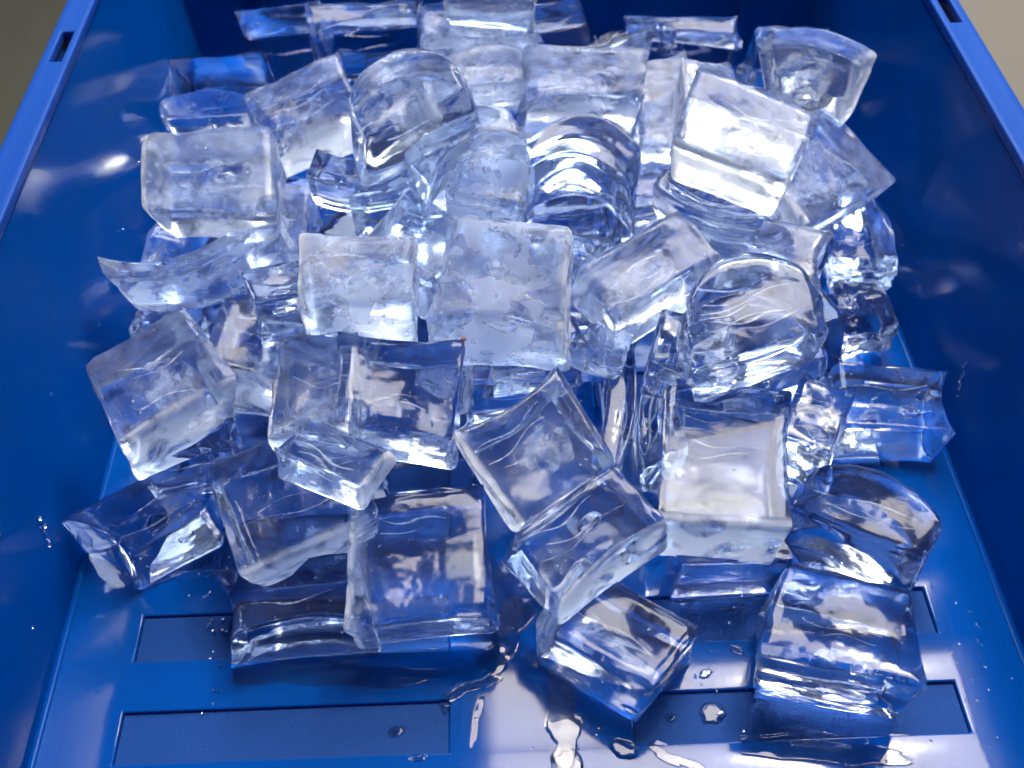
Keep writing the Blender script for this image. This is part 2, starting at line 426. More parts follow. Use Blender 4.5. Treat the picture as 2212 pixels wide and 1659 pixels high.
# ------------------------------------------------------------------ ice
ICE = [
    ('ice_cube', (-0.0746, 0.188, 0.0113), (0.066, -0.057, 0.066), (0.0432, 0.024, 0.0228), 'block', 0.1, 0.0, 0.15, '',
     'clear ice cube lying half over the left recess with a ragged wet front edge'),
    ('ice_cube', (0.0221, 0.1739, 0.0121), (0.055, 0.043, -0.662), (0.0406, 0.0265, 0.0257), 'block', 0.0, 0.05, 0.15, 'L',
     'clear ice cube on bare floor with a white left edge, corner pointing forward'),
    ('ice_cube', (0.0866, 0.1678, 0.0154), (0.093, 0.059, -0.24), (0.0407, 0.029, 0.031), 'block', 0.0, -0.05, 0.1, '',
     'clear ice cube crossed by a long white line, resting on the front right recess'),
    ('ice_cube', (0.0613, 0.201, 0.0087), (0.035, -0.001, 0.035), (0.0382, 0.0098, 0.0207), 'block', 0.06, 0.0, 0.15, '',
     'flat clear ice cube pressed under the striped cube, at the edge of a recess'),
    ('ice_cube', (-0.1229, 0.225, 0.0116), (-0.057, -0.088, 0.578), (0.0402, 0.0255, 0.0228), 'block', 0.0, 0.25, 0.05, '',
     'very clear blue-looking ice cube under the left cube, its point hanging over the bare floor'),
    ('ice_cube', (0.1287, 0.2644, 0.0084), (0.03, 0.039, -0.138), (0.0401, 0.0309, 0.0186), 'block', 0.06, 0.0, 0.1, '',
     'nearly invisible flat ice cube by the right wall with rows of tiny sparkles'),
    ('ice_cube', (0.1044, 0.2104, 0.0168), (0.1, 0.12, -0.408), (0.045, 0.028, 0.031), 'dome', 0.0, 0.0, 0.15, '',
     'clear ice cube with a rounded rough top edge and an oval hollow at its left'),
    ('ice_chunk', (0.0924, 0.237, 0.0332), (0.064, 0.028, -0.418), (0.0187, 0.0334, 0.0207), 'block', 0.05, 0.0, 0.1, '',
     'narrow clear ice strip leaning between the striped cube and the sparkling flat cube'),
    ('ice_chunk', (0.129, 0.3104, 0.0126), (0.171, -0.036, 0.206), (0.0209, 0.0286, 0.0248), 'shard', 0.1, 0.0, 0.1, '',
     'crinkled clear ice lump lying alone beside the right wall'),
    ('ice_chunk', (0.1379, 0.3498, 0.0166), (0.189, -0.118, -0.128), (0.0238, 0.0437, 0.029), 'shard', 0.08, -0.1, 0.1, '',
     'tall dim ice piece leaning at the right wall behind the crinkled lump'),
    ('ice_chunk', (0.1399, 0.377, 0.0162), (0.197, -0.105, -0.197), (0.0191, 0.0177, 0.0331), 'block', 0.0, 0.1, 0.1, '',
     'dim blue ice piece in shadow beside the right wall, under the bright corner slab'),
    ('ice_cube', (-0.0347, 0.2444, 0.0105), (0.07, -0.002, 0.035), (0.0356, 0.0117, 0.0248), 'block', 0.0, 0.0, 0.1, '',
     'blue-looking ice cube sunk between the glowing clear cube and the front cube below it'),
    ('ice_cube', (-0.1094, 0.2351, 0.0298), (0.069, -0.012, 0.174), (0.032, 0.0124, 0.0248), 'block', 0.0, 0.0, 0.1, '',
     'blue-looking ice cube hidden mostly under the left tilted cube'),
    ('ice_chunk', (0.0479, 0.2594, 0.0182), (0.049, -0.168, 1.287), (0.0543, 0.0178, 0.0331), 'arch', 0.35, 0.0, 0.02, '',
     'vivid blue curved ice piece deep in the gap left of the striped cube'),
    ('ice_cube', (-0.1009, 0.3179, 0.0106), (0.069, -0.007, 0.104), (0.0381, 0.0149, 0.0248), 'block', 0.0, 0.0, 0.05, '',
     'deep blue ice cube in the hollow below the curved wedge'),
    ('ice_cube', (-0.1315, 0.4653, 0.0165), (0.261, -0.014, 0.051), (0.0439, 0.0226, 0.0331), 'block', 0.08, 0.0, 0.0, '',
     'dark see-through ice cube in the far left corner of the bin'),
    ('ice_cube', (-0.1053, 0.4994, 0.0194), (0.244, -0.017, 0.068), (0.038, 0.0197, 0.0414), 'block', 0.0, 0.0, 0.05, '',
     'dark clear ice cube at the back with a thin pale rim and jagged left corner'),
    ('ice_cube', (0.0838, 0.4942, 0.0163), (0.243, 0.025, -0.102), (0.0509, 0.0195, 0.0331), 'block', 0.0, 0.0, 0.05, '',
     'dark clear ice cube by the back wall with a bright white bar on top'),
    ('ice_cube', (0.1346, 0.4796, 0.0176), (0.314, -0.0, 0.0), (0.0365, 0.0165, 0.0373), 'block', 0.0, 0.0, 0.05, '',
     'dim ice cube against the back wall behind the tall corner slab'),
    ('ice_chunk', (-0.1393, 0.3539, 0.0169), (0.187, 0.198, -0.103), (0.0162, 0.0447, 0.029), 'shard', 0.1, 0.0, 0.25, '',
     'crumpled pale ice strip squeezed along the left wall'),
    ('ice_cube', (-0.0711, 0.3778, 0.016), (0.164, -0.059, 0.344), (0.0369, 0.0184, 0.0331), 'block', 0.0, 0.0, 0.05, '',
     'blue ice cube showing in the gap behind the pale white-sided cube'),
    ('ice_cube', (-0.004, 0.2775, 0.0141), (0.183, 0.044, 0.15), (0.0422, 0.0171, 0.029), 'block', 0.05, 0.0, 0.1, '',
     'bright blue ice cube wedged behind the smooth tilted cube at the centre'),
    ('ice_chunk', (0.0299, 0.2577, 0.0186), (0.03, -0.207, 1.428), (0.0504, 0.0139, 0.0331), 'arch', -0.25, 0.0, 0.02, '',
     'clear blue ice lump between the smooth tilted cube and the vivid curved piece'),
    ('ice_chunk', (-0.1376, 0.3118, 0.0122), (0.2, 0.037, 0.362), (0.0229, 0.0215, 0.0248), 'shard', 0.1, 0.0, 0.2, '',
     'clear ice lump low at the left wall under the curved wedge'),
    ('ice_cube', (0.1105, 0.3533, 0.0142), (0.172, 0.03, -0.172), (0.0318, 0.0225, 0.029), 'block', 0.05, 0.0, 0.2, '',
     'shadowed ice cube below the broad frosted cube near the right wall'),
    ('ice_shard', (-0.0257, 0.2703, 0.0324), (0.3, 0.096, -0.3), (0.0152, 0.0239, 0.0207), 'shard', 0.0, -0.2, 0.9, 'R',
     'white frosted sliver between the glowing clear cube and the big frosted cube'),
    ('ice_chunk', (0.0195, 0.3214, 0.0367), (0.308, 0.064, -0.199), (0.0175, 0.0145, 0.0248), 'shard', 0.1, 0.0, 0.25, '',
     'small crumpled clear lump beside the top right corner of the big frosted cube'),
    ('ice_cube', (-0.1243, 0.4187, 0.0357), (0.349, -0.0, 0.0), (0.0436, 0.0151, 0.029), 'dome', 0.0, 0.0, 0.05, '',
     'rounded ice dome glowing bright blue behind the square left cube'),
    ('ice_cube', (-0.065, 0.4744, 0.0387), (0.349, -0.012, 0.033), (0.048, 0.0155, 0.0373), 'block', 0.1, 0.0, 0.0, '',
     'clear bubbly ice cube by the back wall topped by a white crust'),
    ('ice_cube', (0.0454, 0.4618, 0.0404), (0.485, -0.205, 0.368), (0.0331, 0.0134, 0.0331), 'wedge', 0.0, -0.2, 0.3, '',
     'pointed roof-shaped ice cube peeking out behind the big square back cube'),
    ('ice_cube', (0.0634, 0.4085, 0.0374), (0.314, -0.011, 0.033), (0.0243, 0.0475, 0.029), 'block', 0.0, 0.0, 0.5, '',
     'pale blue hazy ice cube between the arched cube and the upright grooved one'),
    ('ice_cube', (0.0788, 0.392, 0.0536), (0.278, 0.029, -0.101), (0.0232, 0.0279, 0.029), 'block', 0.0, 0.0, 0.3, 'L',
     'upright ice cube with a pale grooved side, left of the tilted bright-edged cube'),
    ('ice_cube', (-0.0908, 0.3383, 0.0382), (0.265, 0.138, -0.106), (0.0257, 0.0328, 0.029), 'block', 0.0, 0.0, 0.5, '',
     'hazy ice cube standing right of the square left cube'),
    ('ice_cube', (-0.091, 0.2736, 0.0355), (0.192, 0.11, -0.192), (0.0295, 0.0323, 0.029), 'block', 0.04, 0.0, 0.3, 'F',
     'clear ice cube with a curled white lower lip, right of the left tilted cube'),
    ('ice_cube', (-0.1161, 0.2467, 0.0509), (0.214, -0.052, 0.56), (0.0371, 0.0343, 0.029), 'block', 0.0, 0.0, 0.35, 'F',
     'tilted frosted ice cube at the left side with a white crusted lower corner'),
    ('ice_cube', (0.0884, 0.3134, 0.0375), (0.199, 0.064, -0.308), (0.0441, 0.0237, 0.029), 'block', 0.0, 0.0, 0.5, '',
     'flat pale blue ice plate with a spiky upper edge behind the cracked cube'),
    ('ice_cube', (-0.0755, 0.2196, 0.0261), (0.227, -0.091, 0.374), (0.0438, 0.0387, 0.0228), 'block', 0.0, 0.0, 0.2, 'F',
     'ice cube with a sprinkle of sparkles on top and a bright white front edge'),
    ('ice_cube', (-0.0357, 0.1986, 0.0197), (0.243, -0.025, 0.102), (0.0426, 0.0406, 0.0248), 'block', 0.05, 0.0, 0.15, 'L',
     'clear front ice cube with a thin left fin and a white band across it'),
    ('ice_cube', (0.0145, 0.1943, 0.0351), (0.233, -0.155, 0.575), (0.0388, 0.0268, 0.0248), 'block', 0.0, 0.0, 0.25, 'F',
     'square ice cube with white streaks and bubbles, lying on the corner-forward cube'),
    ('ice_cube', (0.0595, 0.2215, 0.0328), (0.207, 0.029, -0.137), (0.042, 0.0502, 0.0248), 'block', 0.0, 0.0, 0.2, 'F',
     'tall striped ice cube with white bands across and a glowing white foot'),
    ('ice_cube', (0.0912, 0.2821, 0.0133), (0.164, -0.059, 0.344), (0.0399, 0.0174, 0.0248), 'block', 0.0, 0.0, 0.2, '',
     'clear ice cube crushed under the cracked rounded cube'),
    ('ice_cube', (-0.0652, 0.2404, 0.0488), (0.209, 0.015, -0.068), (0.0263, 0.0382, 0.029), 'block', 0.0, 0.0, 0.4, '',
     'upright hazy ice cube behind the glowing clear cube'),
    ('ice_shard', (0.0278, 0.2732, 0.0406), (0.258, 0.209, -0.34), (0.0142, 0.0245, 0.0166), 'shard', 0.0, -0.3, 0.6, '',
     'small pointed leaf-like ice shard at the right of the big frosted cube'),
    ('ice_shard', (0.1163, 0.485, 0.0094), (0.523, 0.035, -0.06), (0.0092, 0.0091, 0.0207), 'shard', 0.0, 0.0, 0.3, '',
     'tiny upright ice splinter by the back wall beside the corner slab'),
    ('ice_shard', (0.076, 0.4819, 0.0312), (0.517, 0.087, -0.152), (0.0074, 0.0108, 0.0207), 'shard', 0.0, 0.0, 0.3, '',
     'thin twisted ice splinter standing near the white bar at the back'),
    ('ice_chunk', (-0.1414, 0.3964, 0.0131), (0.442, 0.106, -0.22), (0.0191, 0.0148, 0.0248), 'shard', 0.15, 0.0, 0.4, '',
     'jagged white ice crumb with spikes beside the left wall'),
    ('ice_chunk', (0.0544, 0.2598, 0.0419), (0.197, 0.071, -0.342), (0.026, 0.0207, 0.029), 'block', 0.05, 0.0, 0.1, '',
     'blue-tinted clear lump left of the cracked rounded cube, above the vivid curved piece'),
    ('ice_chunk', (-0.0763, 0.2789, 0.0572), (0.205, -0.043, 0.205), (0.026, 0.0144, 0.029), 'block', 0.0, 0.0, 0.15, '',
     'clear lump filling the hollow left of the pale white-sided cube'),
    ('ice_chunk', (-0.0454, 0.3273, 0.0586), (0.239, 0.05, -0.203), (0.0263, 0.0139, 0.029), 'block', 0.0, 0.0, 0.15, '',
     'clear lump under the bright crescent, above the slanting cube'),
    ('ice_chunk', (0.0024, 0.2728, 0.0354), (0.208, -0.022, 0.102), (0.0323, 0.0133, 0.029), 'block', 0.0, 0.0, 0.1, '',
     'clear lump showing below the front edge of the big frosted cube'),
    ('ice_chunk', (0.0493, 0.3455, 0.036), (0.279, -0.019, 0.067), (0.0263, 0.0167, 0.029), 'block', 0.0, 0.0, 0.3, '',
     'hazy lump between the drooping arch and the swirled curl'),
    ('ice_chunk', (0.0195, 0.2993, 0.0384), (0.311, 0.043, -0.133), (0.0205, 0.0267, 0.0248), 'shard', 0.05, 0.0, 0.25, '',
     'clear splintered lump wedged right of the big frosted cube'),
    ('ice_chunk', (-0.1135, 0.3103, 0.0485), (0.33, -0.117, 0.33), (0.0594, 0.0121, 0.029), 'arch', -0.8, 0.0, 0.35, '',
     'curved wedge of rippled ice sagging below the square left cube'),
    ('ice_cube', (-0.105, 0.3209, 0.0741), (0.384, -0.0, 0.0), (0.0424, 0.0297, 0.029), 'block', 0.04, 0.0, 0.45, 'L',
     'square ice cube at the left with a frosted left edge and two white glints'),
    ('ice_cube', (-0.085, 0.4116, 0.0415), (0.386, -0.166, 0.386), (0.0461, 0.031, 0.029), 'block', 0.0, 0.0, 0.4, 'F',
     'tilted ice cube with a long pale yellowish bar along its lower side'),
    ('ice_cube', (-0.0125, 0.4527, 0.0511), (0.489, 0.008, -0.015), (0.0494, 0.0164, 0.0331), 'block', 0.0, 0.0, 0.55, '',
     'square milky ice cube high at the back, under the cropped dome'),
    ('ice_cube', (-0.0071, 0.4472, 0.0706), (0.45, 0.061, -0.126), (0.0388, 0.0085, 0.0248), 'dome', 0.0, 0.0, 0.3, '',
     'rounded ice dome at the very top, cut off by the photo edge'),
    ('ice_cube', (0.0268, 0.3847, 0.0676), (0.523, 0.035, -0.06), (0.0468, 0.0264, 0.0331), 'block', 0.0, 0.05, 0.5, '',
     'large square ice cube at the back with bubbles inside, above the arch'),
    ('ice_cube', (-0.0112, 0.3998, 0.0634), (0.519, -0.07, 0.121), (0.0376, 0.0181, 0.0331), 'dome', 0.0, 0.0, 0.55, '',
     'hazy ice cube tucked right behind the shiny dome'),
    ('ice_chunk', (0.1196, 0.3911, 0.0668), (0.574, 0.212, -0.069), (0.0361, 0.0393, 0.0207), 'arch', 0.12, 0.15, 0.35, 'R',
     'tall curved ice slab standing highest in the back right corner'),
    ('ice_cube', (0.1167, 0.3633, 0.0402), (0.073, 0.243, -0.995), (0.0465, 0.0461, 0.0207), 'block', 0.0, -0.05, 0.5, 'F',
     'broad frosted ice cube under the tilted bright-edged cube, its lower edge glowing white'),
    ('ice_chunk', (0.0676, 0.3221, 0.0573), (0.321, 0.14, -0.396), (0.0404, 0.0136, 0.0207), 'arch', -0.35, 0.0, 0.2, '',
     'swirled clear ice curl ending in a point at the lower right'),
    ('ice_cube', (-0.0116, 0.3317, 0.0634), (0.404, 0.112, -0.256), (0.0282, 0.0249, 0.029), 'block', 0.0, 0.0, 0.8, '',
     'sparkling white frosted ice cube squeezed left of the arch'),
    ('ice_chunk', (-0.052, 0.3239, 0.0748), (0.348, -0.024, 0.066), (0.0381, 0.0146, 0.0207), 'arch', -0.45, 0.0, 0.15, '',
     'bright crescent of clear ice curving up beneath the dome'),
    ('ice_cube', (-0.0359, 0.3047, 0.0567), (0.263, 0.174, -0.57), (0.0309, 0.0342, 0.0207), 'block', 0.0, 0.0, 0.5, 'L',
     'slanting ice cube with a white left side running down to the big frosted cube'),
    ('ice_cube', (-0.0534, 0.2696, 0.072), (0.279, 0.019, -0.067), (0.0364, 0.0293, 0.0248), 'block', 0.0, 0.0, 0.7, 'L',
     'pale ice cube with a solid white left side, left of the big frosted cube'),
    ('ice_cube', (0.0406, 0.2848, 0.0573), (0.269, -0.164, 0.536), (0.0422, 0.0242, 0.0248), 'block', 0.0, 0.0, 0.5, '',
     'misty lavender ice cube right of the big frosted cube'),
    ('ice_cube', (0.0679, 0.2561, 0.0633), (0.271, -0.067, 0.235), (0.043, 0.0335, 0.031), 'dome', 0.0, 0.0, 0.15, '',
     'clear rounded ice cube full of white cracks at the right'),
    ('ice_cube', (-0.0411, 0.241, 0.0491), (0.278, 0.029, -0.101), (0.0395, 0.0325, 0.029), 'block', 0.04, 0.0, 0.1, '',
     'clear ice cube with white glowing bars inside, a red speck on its top edge'),
    ('ice_chunk', (-0.0592, 0.2125, 0.0583), (0.252, 0.121, -0.438), (0.0289, 0.0191, 0.0207), 'wedge', 0.0, 0.0, 0.2, 'R',
     'broken clear ice wedge with a bright white bar, on top of the sparkle cube'),
    ('ice_cube', (0.001, 0.2297, 0.034), (0.293, -0.192, 0.565), (0.0383, 0.0338, 0.0269), 'block', 0.0, 0.0, 0.3, 'L',
     'smooth tilted blue-tinted ice cube at the centre front with a frosted left corner'),
    ('ice_chunk', (-0.0193, 0.3283, 0.0813), (0.386, -0.166, 0.386), (0.0398, 0.0232, 0.0248), 'arch', 0.35, 0.0, 0.35, '',
     'banded clear ice arch leaning left against the upright arch'),
    ('ice_chunk', (0.0218, 0.34, 0.0621), (0.382, 0.039, -0.097), (0.044, 0.0316, 0.029), 'arch', 0.45, 0.0, 0.2, '',
     'clear ice arch with a hollow underside and drooping right leg'),
    ('ice_cube', (-0.0387, 0.3269, 0.1008), (0.407, -0.207, 0.446), (0.0434, 0.0273, 0.029), 'dome', 0.0, 0.0, 0.3, '',
     'shiny ice dome with bubbles and a pointed left corner near the back'),
    ('ice_cube', (-0.0059, 0.2791, 0.0624), (0.414, 0.064, -0.144), (0.0439, 0.0437, 0.029), 'block', 0.0, -0.08, 0.9, 'R',
     'largest frosted white ice cube in the middle of the pile'),
    ('ice_cube', (0.0751, 0.3172, 0.0881), (0.346, 0.171, -0.441), (0.0413, 0.031, 0.0248), 'block', 0.0, 0.0, 0.35, 'F',
     'tilted square ice cube with a blazing white lower edge at the upper right'),
]
BURIED = [
    ((-0.1051, 0.2661, 0.0109), 0.502, (0.0342, 0.0399, 0.0269)),
    ((-0.0582, 0.306, 0.0102), -0.037, (0.0399, 0.0404, 0.0255)),
    ((0.0242, 0.3077, 0.0135), 0.158, (0.0333, 0.0345, 0.0322)),
    ((0.1005, 0.3039, 0.012), 0.355, (0.0355, 0.0326, 0.0293)),
    ((-0.1036, 0.3489, 0.0129), -0.177, (0.0355, 0.0344, 0.031)),
    ((-0.0596, 0.3475, 0.0134), -0.466, (0.0374, 0.0405, 0.032)),
    ((0.0211, 0.3485, 0.0118), 0.42, (0.0398, 0.0333, 0.0288)),
    ((0.0679, 0.352, 0.0121), -0.106, (0.0393, 0.0325, 0.0295)),
    ((-0.0223, 0.3868, 0.0128), 0.569, (0.0385, 0.0384, 0.0308)),
    ((0.0166, 0.3905, 0.0114), 0.372, (0.0344, 0.0342, 0.028)),
    ((0.0589, 0.3941, 0.0104), -0.309, (0.0394, 0.0346, 0.0259)),
    ((0.1059, 0.3951, 0.013), 0.372, (0.0338, 0.034, 0.0311)),
    ((-0.1017, 0.4346, 0.0121), -0.237, (0.0328, 0.0407, 0.0294)),
    ((-0.0615, 0.4304, 0.0122), -0.033, (0.0409, 0.0332, 0.0295)),
    ((-0.0214, 0.4322, 0.0114), 0.471, (0.0326, 0.0371, 0.028)),
    ((0.021, 0.4301, 0.0135), 0.347, (0.0378, 0.0369, 0.0321)),
    ((0.0602, 0.4323, 0.0128), 0.592, (0.0376, 0.0388, 0.0307)),
    ((0.1054, 0.4307, 0.0114), -0.026, (0.036, 0.0351, 0.028)),
    ((-0.0669, 0.485, 0.0114), 0.024, (0.0396, 0.0346, 0.0276)),
    ((-0.0252, 0.485, 0.0114), 0.053, (0.0404, 0.0327, 0.0277)),
    ((0.0166, 0.485, 0.0108), -0.127, (0.0407, 0.0327, 0.0265)),
    ((-0.0207, 0.478, 0.0374), 0.215, (0.0406, 0.0306, 0.0257)),
    ((0.0175, 0.478, 0.0362), 0.156, (0.0405, 0.0335, 0.0258)),
    ((-0.0228, 0.345, 0.0416), 0.194, (0.0394, 0.0346, 0.0277)),
    ((0.0174, 0.345, 0.038), 0.139, (0.0388, 0.0312, 0.0267)),
    ((-0.0207, 0.39, 0.0398), -0.067, (0.0403, 0.0338, 0.0258)),
    ((0.0195, 0.39, 0.041), -0.247, (0.0386, 0.0343, 0.0292)),
]


N = 22
def _line():
    # grid lines crowd towards the edges so that the rounding is smooth
    out = []
    for i in range(N + 1):
        t = -1 + 2 * i / N
        out.append(math.copysign(1 - (1 - abs(t)) ** 1.55, t))
    return out
LINE = _line()
def _cube_topology():
    verts, idx, faces = [], {}, []
    def vid(p):
        k = tuple(round(c, 5) for c in p)
        if k not in idx:
            idx[k] = len(verts); verts.append(p)
        return idx[k]
    for ax in range(3):
        for s in (-1, 1):
            for i in range(N):
                for j in range(N):
                    q = []
                    for di, dj in ((0, 0), (1, 0), (1, 1), (0, 1)):
                        a, b = LINE[i + di], LINE[j + dj]
                        p = [0, 0, 0]
                        p[ax] = s; p[(ax + 1) % 3] = a; p[(ax + 2) % 3] = b
                        q.append(vid(tuple(p)))
                    faces.append(tuple(q) if s > 0 else tuple(reversed(q)))
    return verts, faces
CUBE_V, CUBE_F = _cube_topology()

def ice_mesh(name, dims, kind, bend, taper, frost, seed, white=''):
    rnd = random.Random(seed)
    hx, hy, hz = [d / 2 for d in dims]
    m = min(hx, hy, hz)
    rad = m * rnd.uniform(.16, .30)
    if kind == 'shard':
        rad = m * .35
    off = Vector((rnd.uniform(0, 50), rnd.uniform(0, 50), rnd.uniform(0, 50)))
    dimple = rnd.uniform(.02, .12) * (1 if rnd.random() < .75 else 2.2)
    dx, dy = rnd.uniform(-.25, .25), rnd.uniform(-.25, .25)
    side = rnd.uniform(-.05, .11)
    band = rnd.uniform(.008, .028) if rnd.random() < .5 else 0.0
    bfreq, bph = rnd.uniform(4.5, 9), rnd.uniform(0, 6)
    skew = rnd.uniform(-.10, .10)
    tz = rnd.uniform(-.12, .12)
    twist = rnd.uniform(-.12, .12)
    amp = m * {'shard': .15}.get(kind, .05)
    scoop = rnd.choice((-1, 1, -1)) * rnd.uniform(.12, .32) if kind == 'block' and rnd.random() < .5 else 0.0
    xscoop = rnd.choice((-1, 1)) * rnd.uniform(.08, .2) if kind == 'block' and rnd.random() < .35 else 0.0
    warp = {(i, j, k): (rnd.uniform(-.11, .11) * hx, rnd.uniform(-.11, .11) * hy, rnd.uniform(-.14, .12) * hz if k > 0 else rnd.uniform(-.02, .05) * hz)
            for i in (-1, 1) for j in (-1, 1) for k in (-1, 1)}
    # up to three ragged fins along the edges
    fins = [(rnd.choice((-1, 1)), rnd.choice((0, 1)), rnd.uniform(.04, .14)) for _ in range(2)]
    corner = (rnd.choice((-1, 1)), rnd.choice((-1, 1)), rnd.choice((-1, 1)))
    cpull = rnd.uniform(.0, .08)
    frost_glow_axis, frost_glow_sign = {'L': (0, -1), 'R': (0, 1), 'F': (1, -1), 'B': (1, 1)}.get(white, (1, -1))  # side painted white: frost, plus lamp highlights put into the colour
    verts, crust = [], []
    for px, py, pz in CUBE_V:
        x, y, z = px, py, pz
        edge = sorted((abs(x), abs(y), abs(z)))[1]          # 1 on an edge of the cube
        # the faces dish in or swell
        z2 = z
        if z > 0.999:
            rr = ((x - dx) ** 2 + (y - dy) ** 2)
            z2 = z - dimple * math.exp(-rr * 2.2) * (1 - x ** 8) * (1 - y ** 8)
        elif z < -0.999:
            z2 = z + .03 * (1 - x * x) * (1 - y * y)
        if band and abs(z) > .999:
            z2 += band * (1 if z < 0 else .45) * math.sin(y * bfreq + bph + .6 * x) * (1 - x ** 4) * (1 - y ** 6)
        if abs(x) > .999:
            x2 = x * (1 - side * (1 - y * y) * (1 - z * z))
        else:
            x2 = x
        y2 = y
        if kind == 'dome':
            k = math.sqrt(max(0, 1 - .93 * x * x))
            y2 = -1 + (y + 1) * (.30 + .70 * k)
        elif kind == 'wedge':
            z2 = -1 + (z2 + 1) * (.62 - .38 * y)
        elif kind == 'arch':
            y2 = y * .72
        elif kind == 'shard':
            x2 *= 1 - .55 * max(0, y) ** 1.5
            z2 *= 1 - .45 * abs(y)
        if scoop:
            s_ = 1 if scoop > 0 else -1
            if y * s_ > 0:
                y2 -= scoop * (1 - x * x) * y * y * (.6 + .4 * z)
        if xscoop:
            s_ = 1 if xscoop > 0 else -1
            if x * s_ > 0:
                x2 -= xscoop * (1 - y * y) * x * x
        if bend:
            if kind == 'arch':
                y2 += bend * 2.0 * (.5 - x * x) + (.12 * (1 - x * x) if y < 0 and bend > 0 else 0)
            else:
                y2 += bend * (1 - x * x) * (1 if y < 0 else .35)
        x2 *= 1 + taper * y + tz * .5 * z
        x2 += skew * y * .6
        y2 *= 1 + tz * z
        a = twist * y2
        x2, z2 = x2 * math.cos(a) - z2 * math.sin(a) * hz / hx, z2 * math.cos(a) + x2 * math.sin(a) * hx / hz * .5
        # round the box off
        P3 = Vector((x2 * hx, y2 * hy, z2 * hz))
        ux, uy, uz = px * hx, py * hy, pz * hz
        q = Vector((max(-hx + rad, min(hx - rad, ux)), max(-hy + rad, min(hy - rad, uy)), max(-hz + rad, min(hz - rad, uz))))
        dlt = Vector((ux, uy, uz)) - q
        if dlt.length > 1e-9:
            rounded = q + dlt.normalized() * rad
            P3 += rounded - Vector((ux, uy, uz))
        # fins and a drawn-out corner, ragged along their length
        for sx, which, am in (fins if kind != 'arch' else ()):
            c_ = (x * sx, y)[which]
            if c_ > .93 and z > .93:
                rag = .5 + .9 * noise.noise(Vector((y * 1.9 if which == 0 else x * 1.9, seed * .37, which)))
                P3.z += am * hz * max(0, rag)
                if which == 0:
                    P3.x += sx * am * .4 * hx * max(0, rag)
        cd = (x * corner[0] + y * corner[1] + z * corner[2]) / 3
        if cd > .6:
            P3 *= 1 + cpull * ((cd - .6) / .4) ** 2
        for (ci, cj, ck), (ox, oy, oz) in warp.items():
            wt = (1 + ci * x) * (1 + cj * y) * (1 + ck * z) / 8
            P3.x += wt * ox; P3.y += wt * oy; P3.z += wt * oz
        # melted unevenness
        nv = Vector((px * hx, py * hy, pz * hz))
        nrm = nv.normalized()
        low = noise.noise(nv * 55 + off)
        mid = noise.noise(nv * 190 + off * 2)
        P3 += nrm * (amp * low + amp * .30 * mid * (1 + 1.6 * (edge > .96)))
        if kind == 'shard':
            P3 += nrm * amp * .5 * noise.noise(nv * 420 + off)
        verts.append(P3)
        cr = 0.0
        s_ = (x, y)[frost_glow_axis] * frost_glow_sign
        if (white or frost > .3) and s_ > .84:
            cr = min(1.0, (s_ - .84) / .10) * (1.0 if white else .30)
        crust.append(cr)
    me = bpy.data.meshes.new(name)
    me.from_pydata([tuple(v) for v in verts], [], CUBE_F)
    me.polygons.foreach_set('use_smooth', [True] * len(me.polygons))
    at = me.attributes.new('crust', 'FLOAT', 'POINT')  # white weight for frosted edges and painted-in bright bars
    at.data.foreach_set('value', crust)
    me.update()
    return me

def bubbles_mesh(dims, n, seed):
    rnd = random.Random(seed * 7 + 3)
    bm = bmesh.new()
    for _ in range(n):
        c = Vector([rnd.uniform(-.33, .33) * d for d in dims])
        r = rnd.choice((.00025, .0003, .0004, .0006))
        bmesh.ops.create_icosphere(bm, subdivisions=1, radius=r, matrix=Matrix.Translation(c) @ Matrix.Diagonal((1, 1, rnd.uniform(1, 2.2), 1)))
    return from_bm(bm, 'bubbles', True)

def crack_or_glint_mesh(dims, seed, big=1.0):
    """a thin ragged air film that runs across the ice; big ones mimic bright bars"""
    rnd = random.Random(seed * 13 + 5)
    bm = bmesh.new()
    n = 14
    z = rnd.uniform(.05, .30) * dims[2]
    y0 = rnd.uniform(-.34, .34) * dims[1]
    x0, x1 = rnd.uniform(-.42, -.25) * dims[0], rnd.uniform(.2, .40) * dims[0]
    sl = rnd.uniform(-.12, .12) * dims[1]
    ph = rnd.uniform(0, 9)
    dep = rnd.uniform(.0006, .0016) * big
    top, bot = [], []
    for i in range(n + 1):
        t = i / n
        x = x0 + (x1 - x0) * t
        y = y0 + sl * (t - .5) + .0011 * math.sin(ph + t * 7)
        taper_ = math.sin(math.pi * min(1, max(0, t))) ** .6
        top.append(bm.verts.new((x, y - .0002 - .0003 * taper_, z + .0005 * math.sin(ph * 2 + t * 5))))
        bot.append(bm.verts.new((x, y + .0003 * taper_, z - dep * taper_ - .0001)))
    for i in range(n):
        bm.faces.new((top[i], top[i + 1], bot[i + 1], bot[i]))
    return from_bm(bm, 'crack_or_glint', True)

def air_pocket_mesh(dims, seed):
    rnd = random.Random(seed * 17 + 1)
    bm = bmesh.new()
    c = Vector((rnd.uniform(-.2, .2) * dims[0], rnd.uniform(-.25, .2) * dims[1], rnd.uniform(-.1, .15) * dims[2]))
    bmesh.ops.create_icosphere(bm, subdivisions=3, radius=1.0)
    for v in bm.verts:
        k = 1 + .18 * noise.noise(v.co * 1.6 + Vector((seed, 0, 0)))
        v.co = Vector((v.co.x * .0042 * k, v.co.y * .0026 * k, v.co.z * .0011)) + c
    return from_bm(bm, 'air_pocket', True)

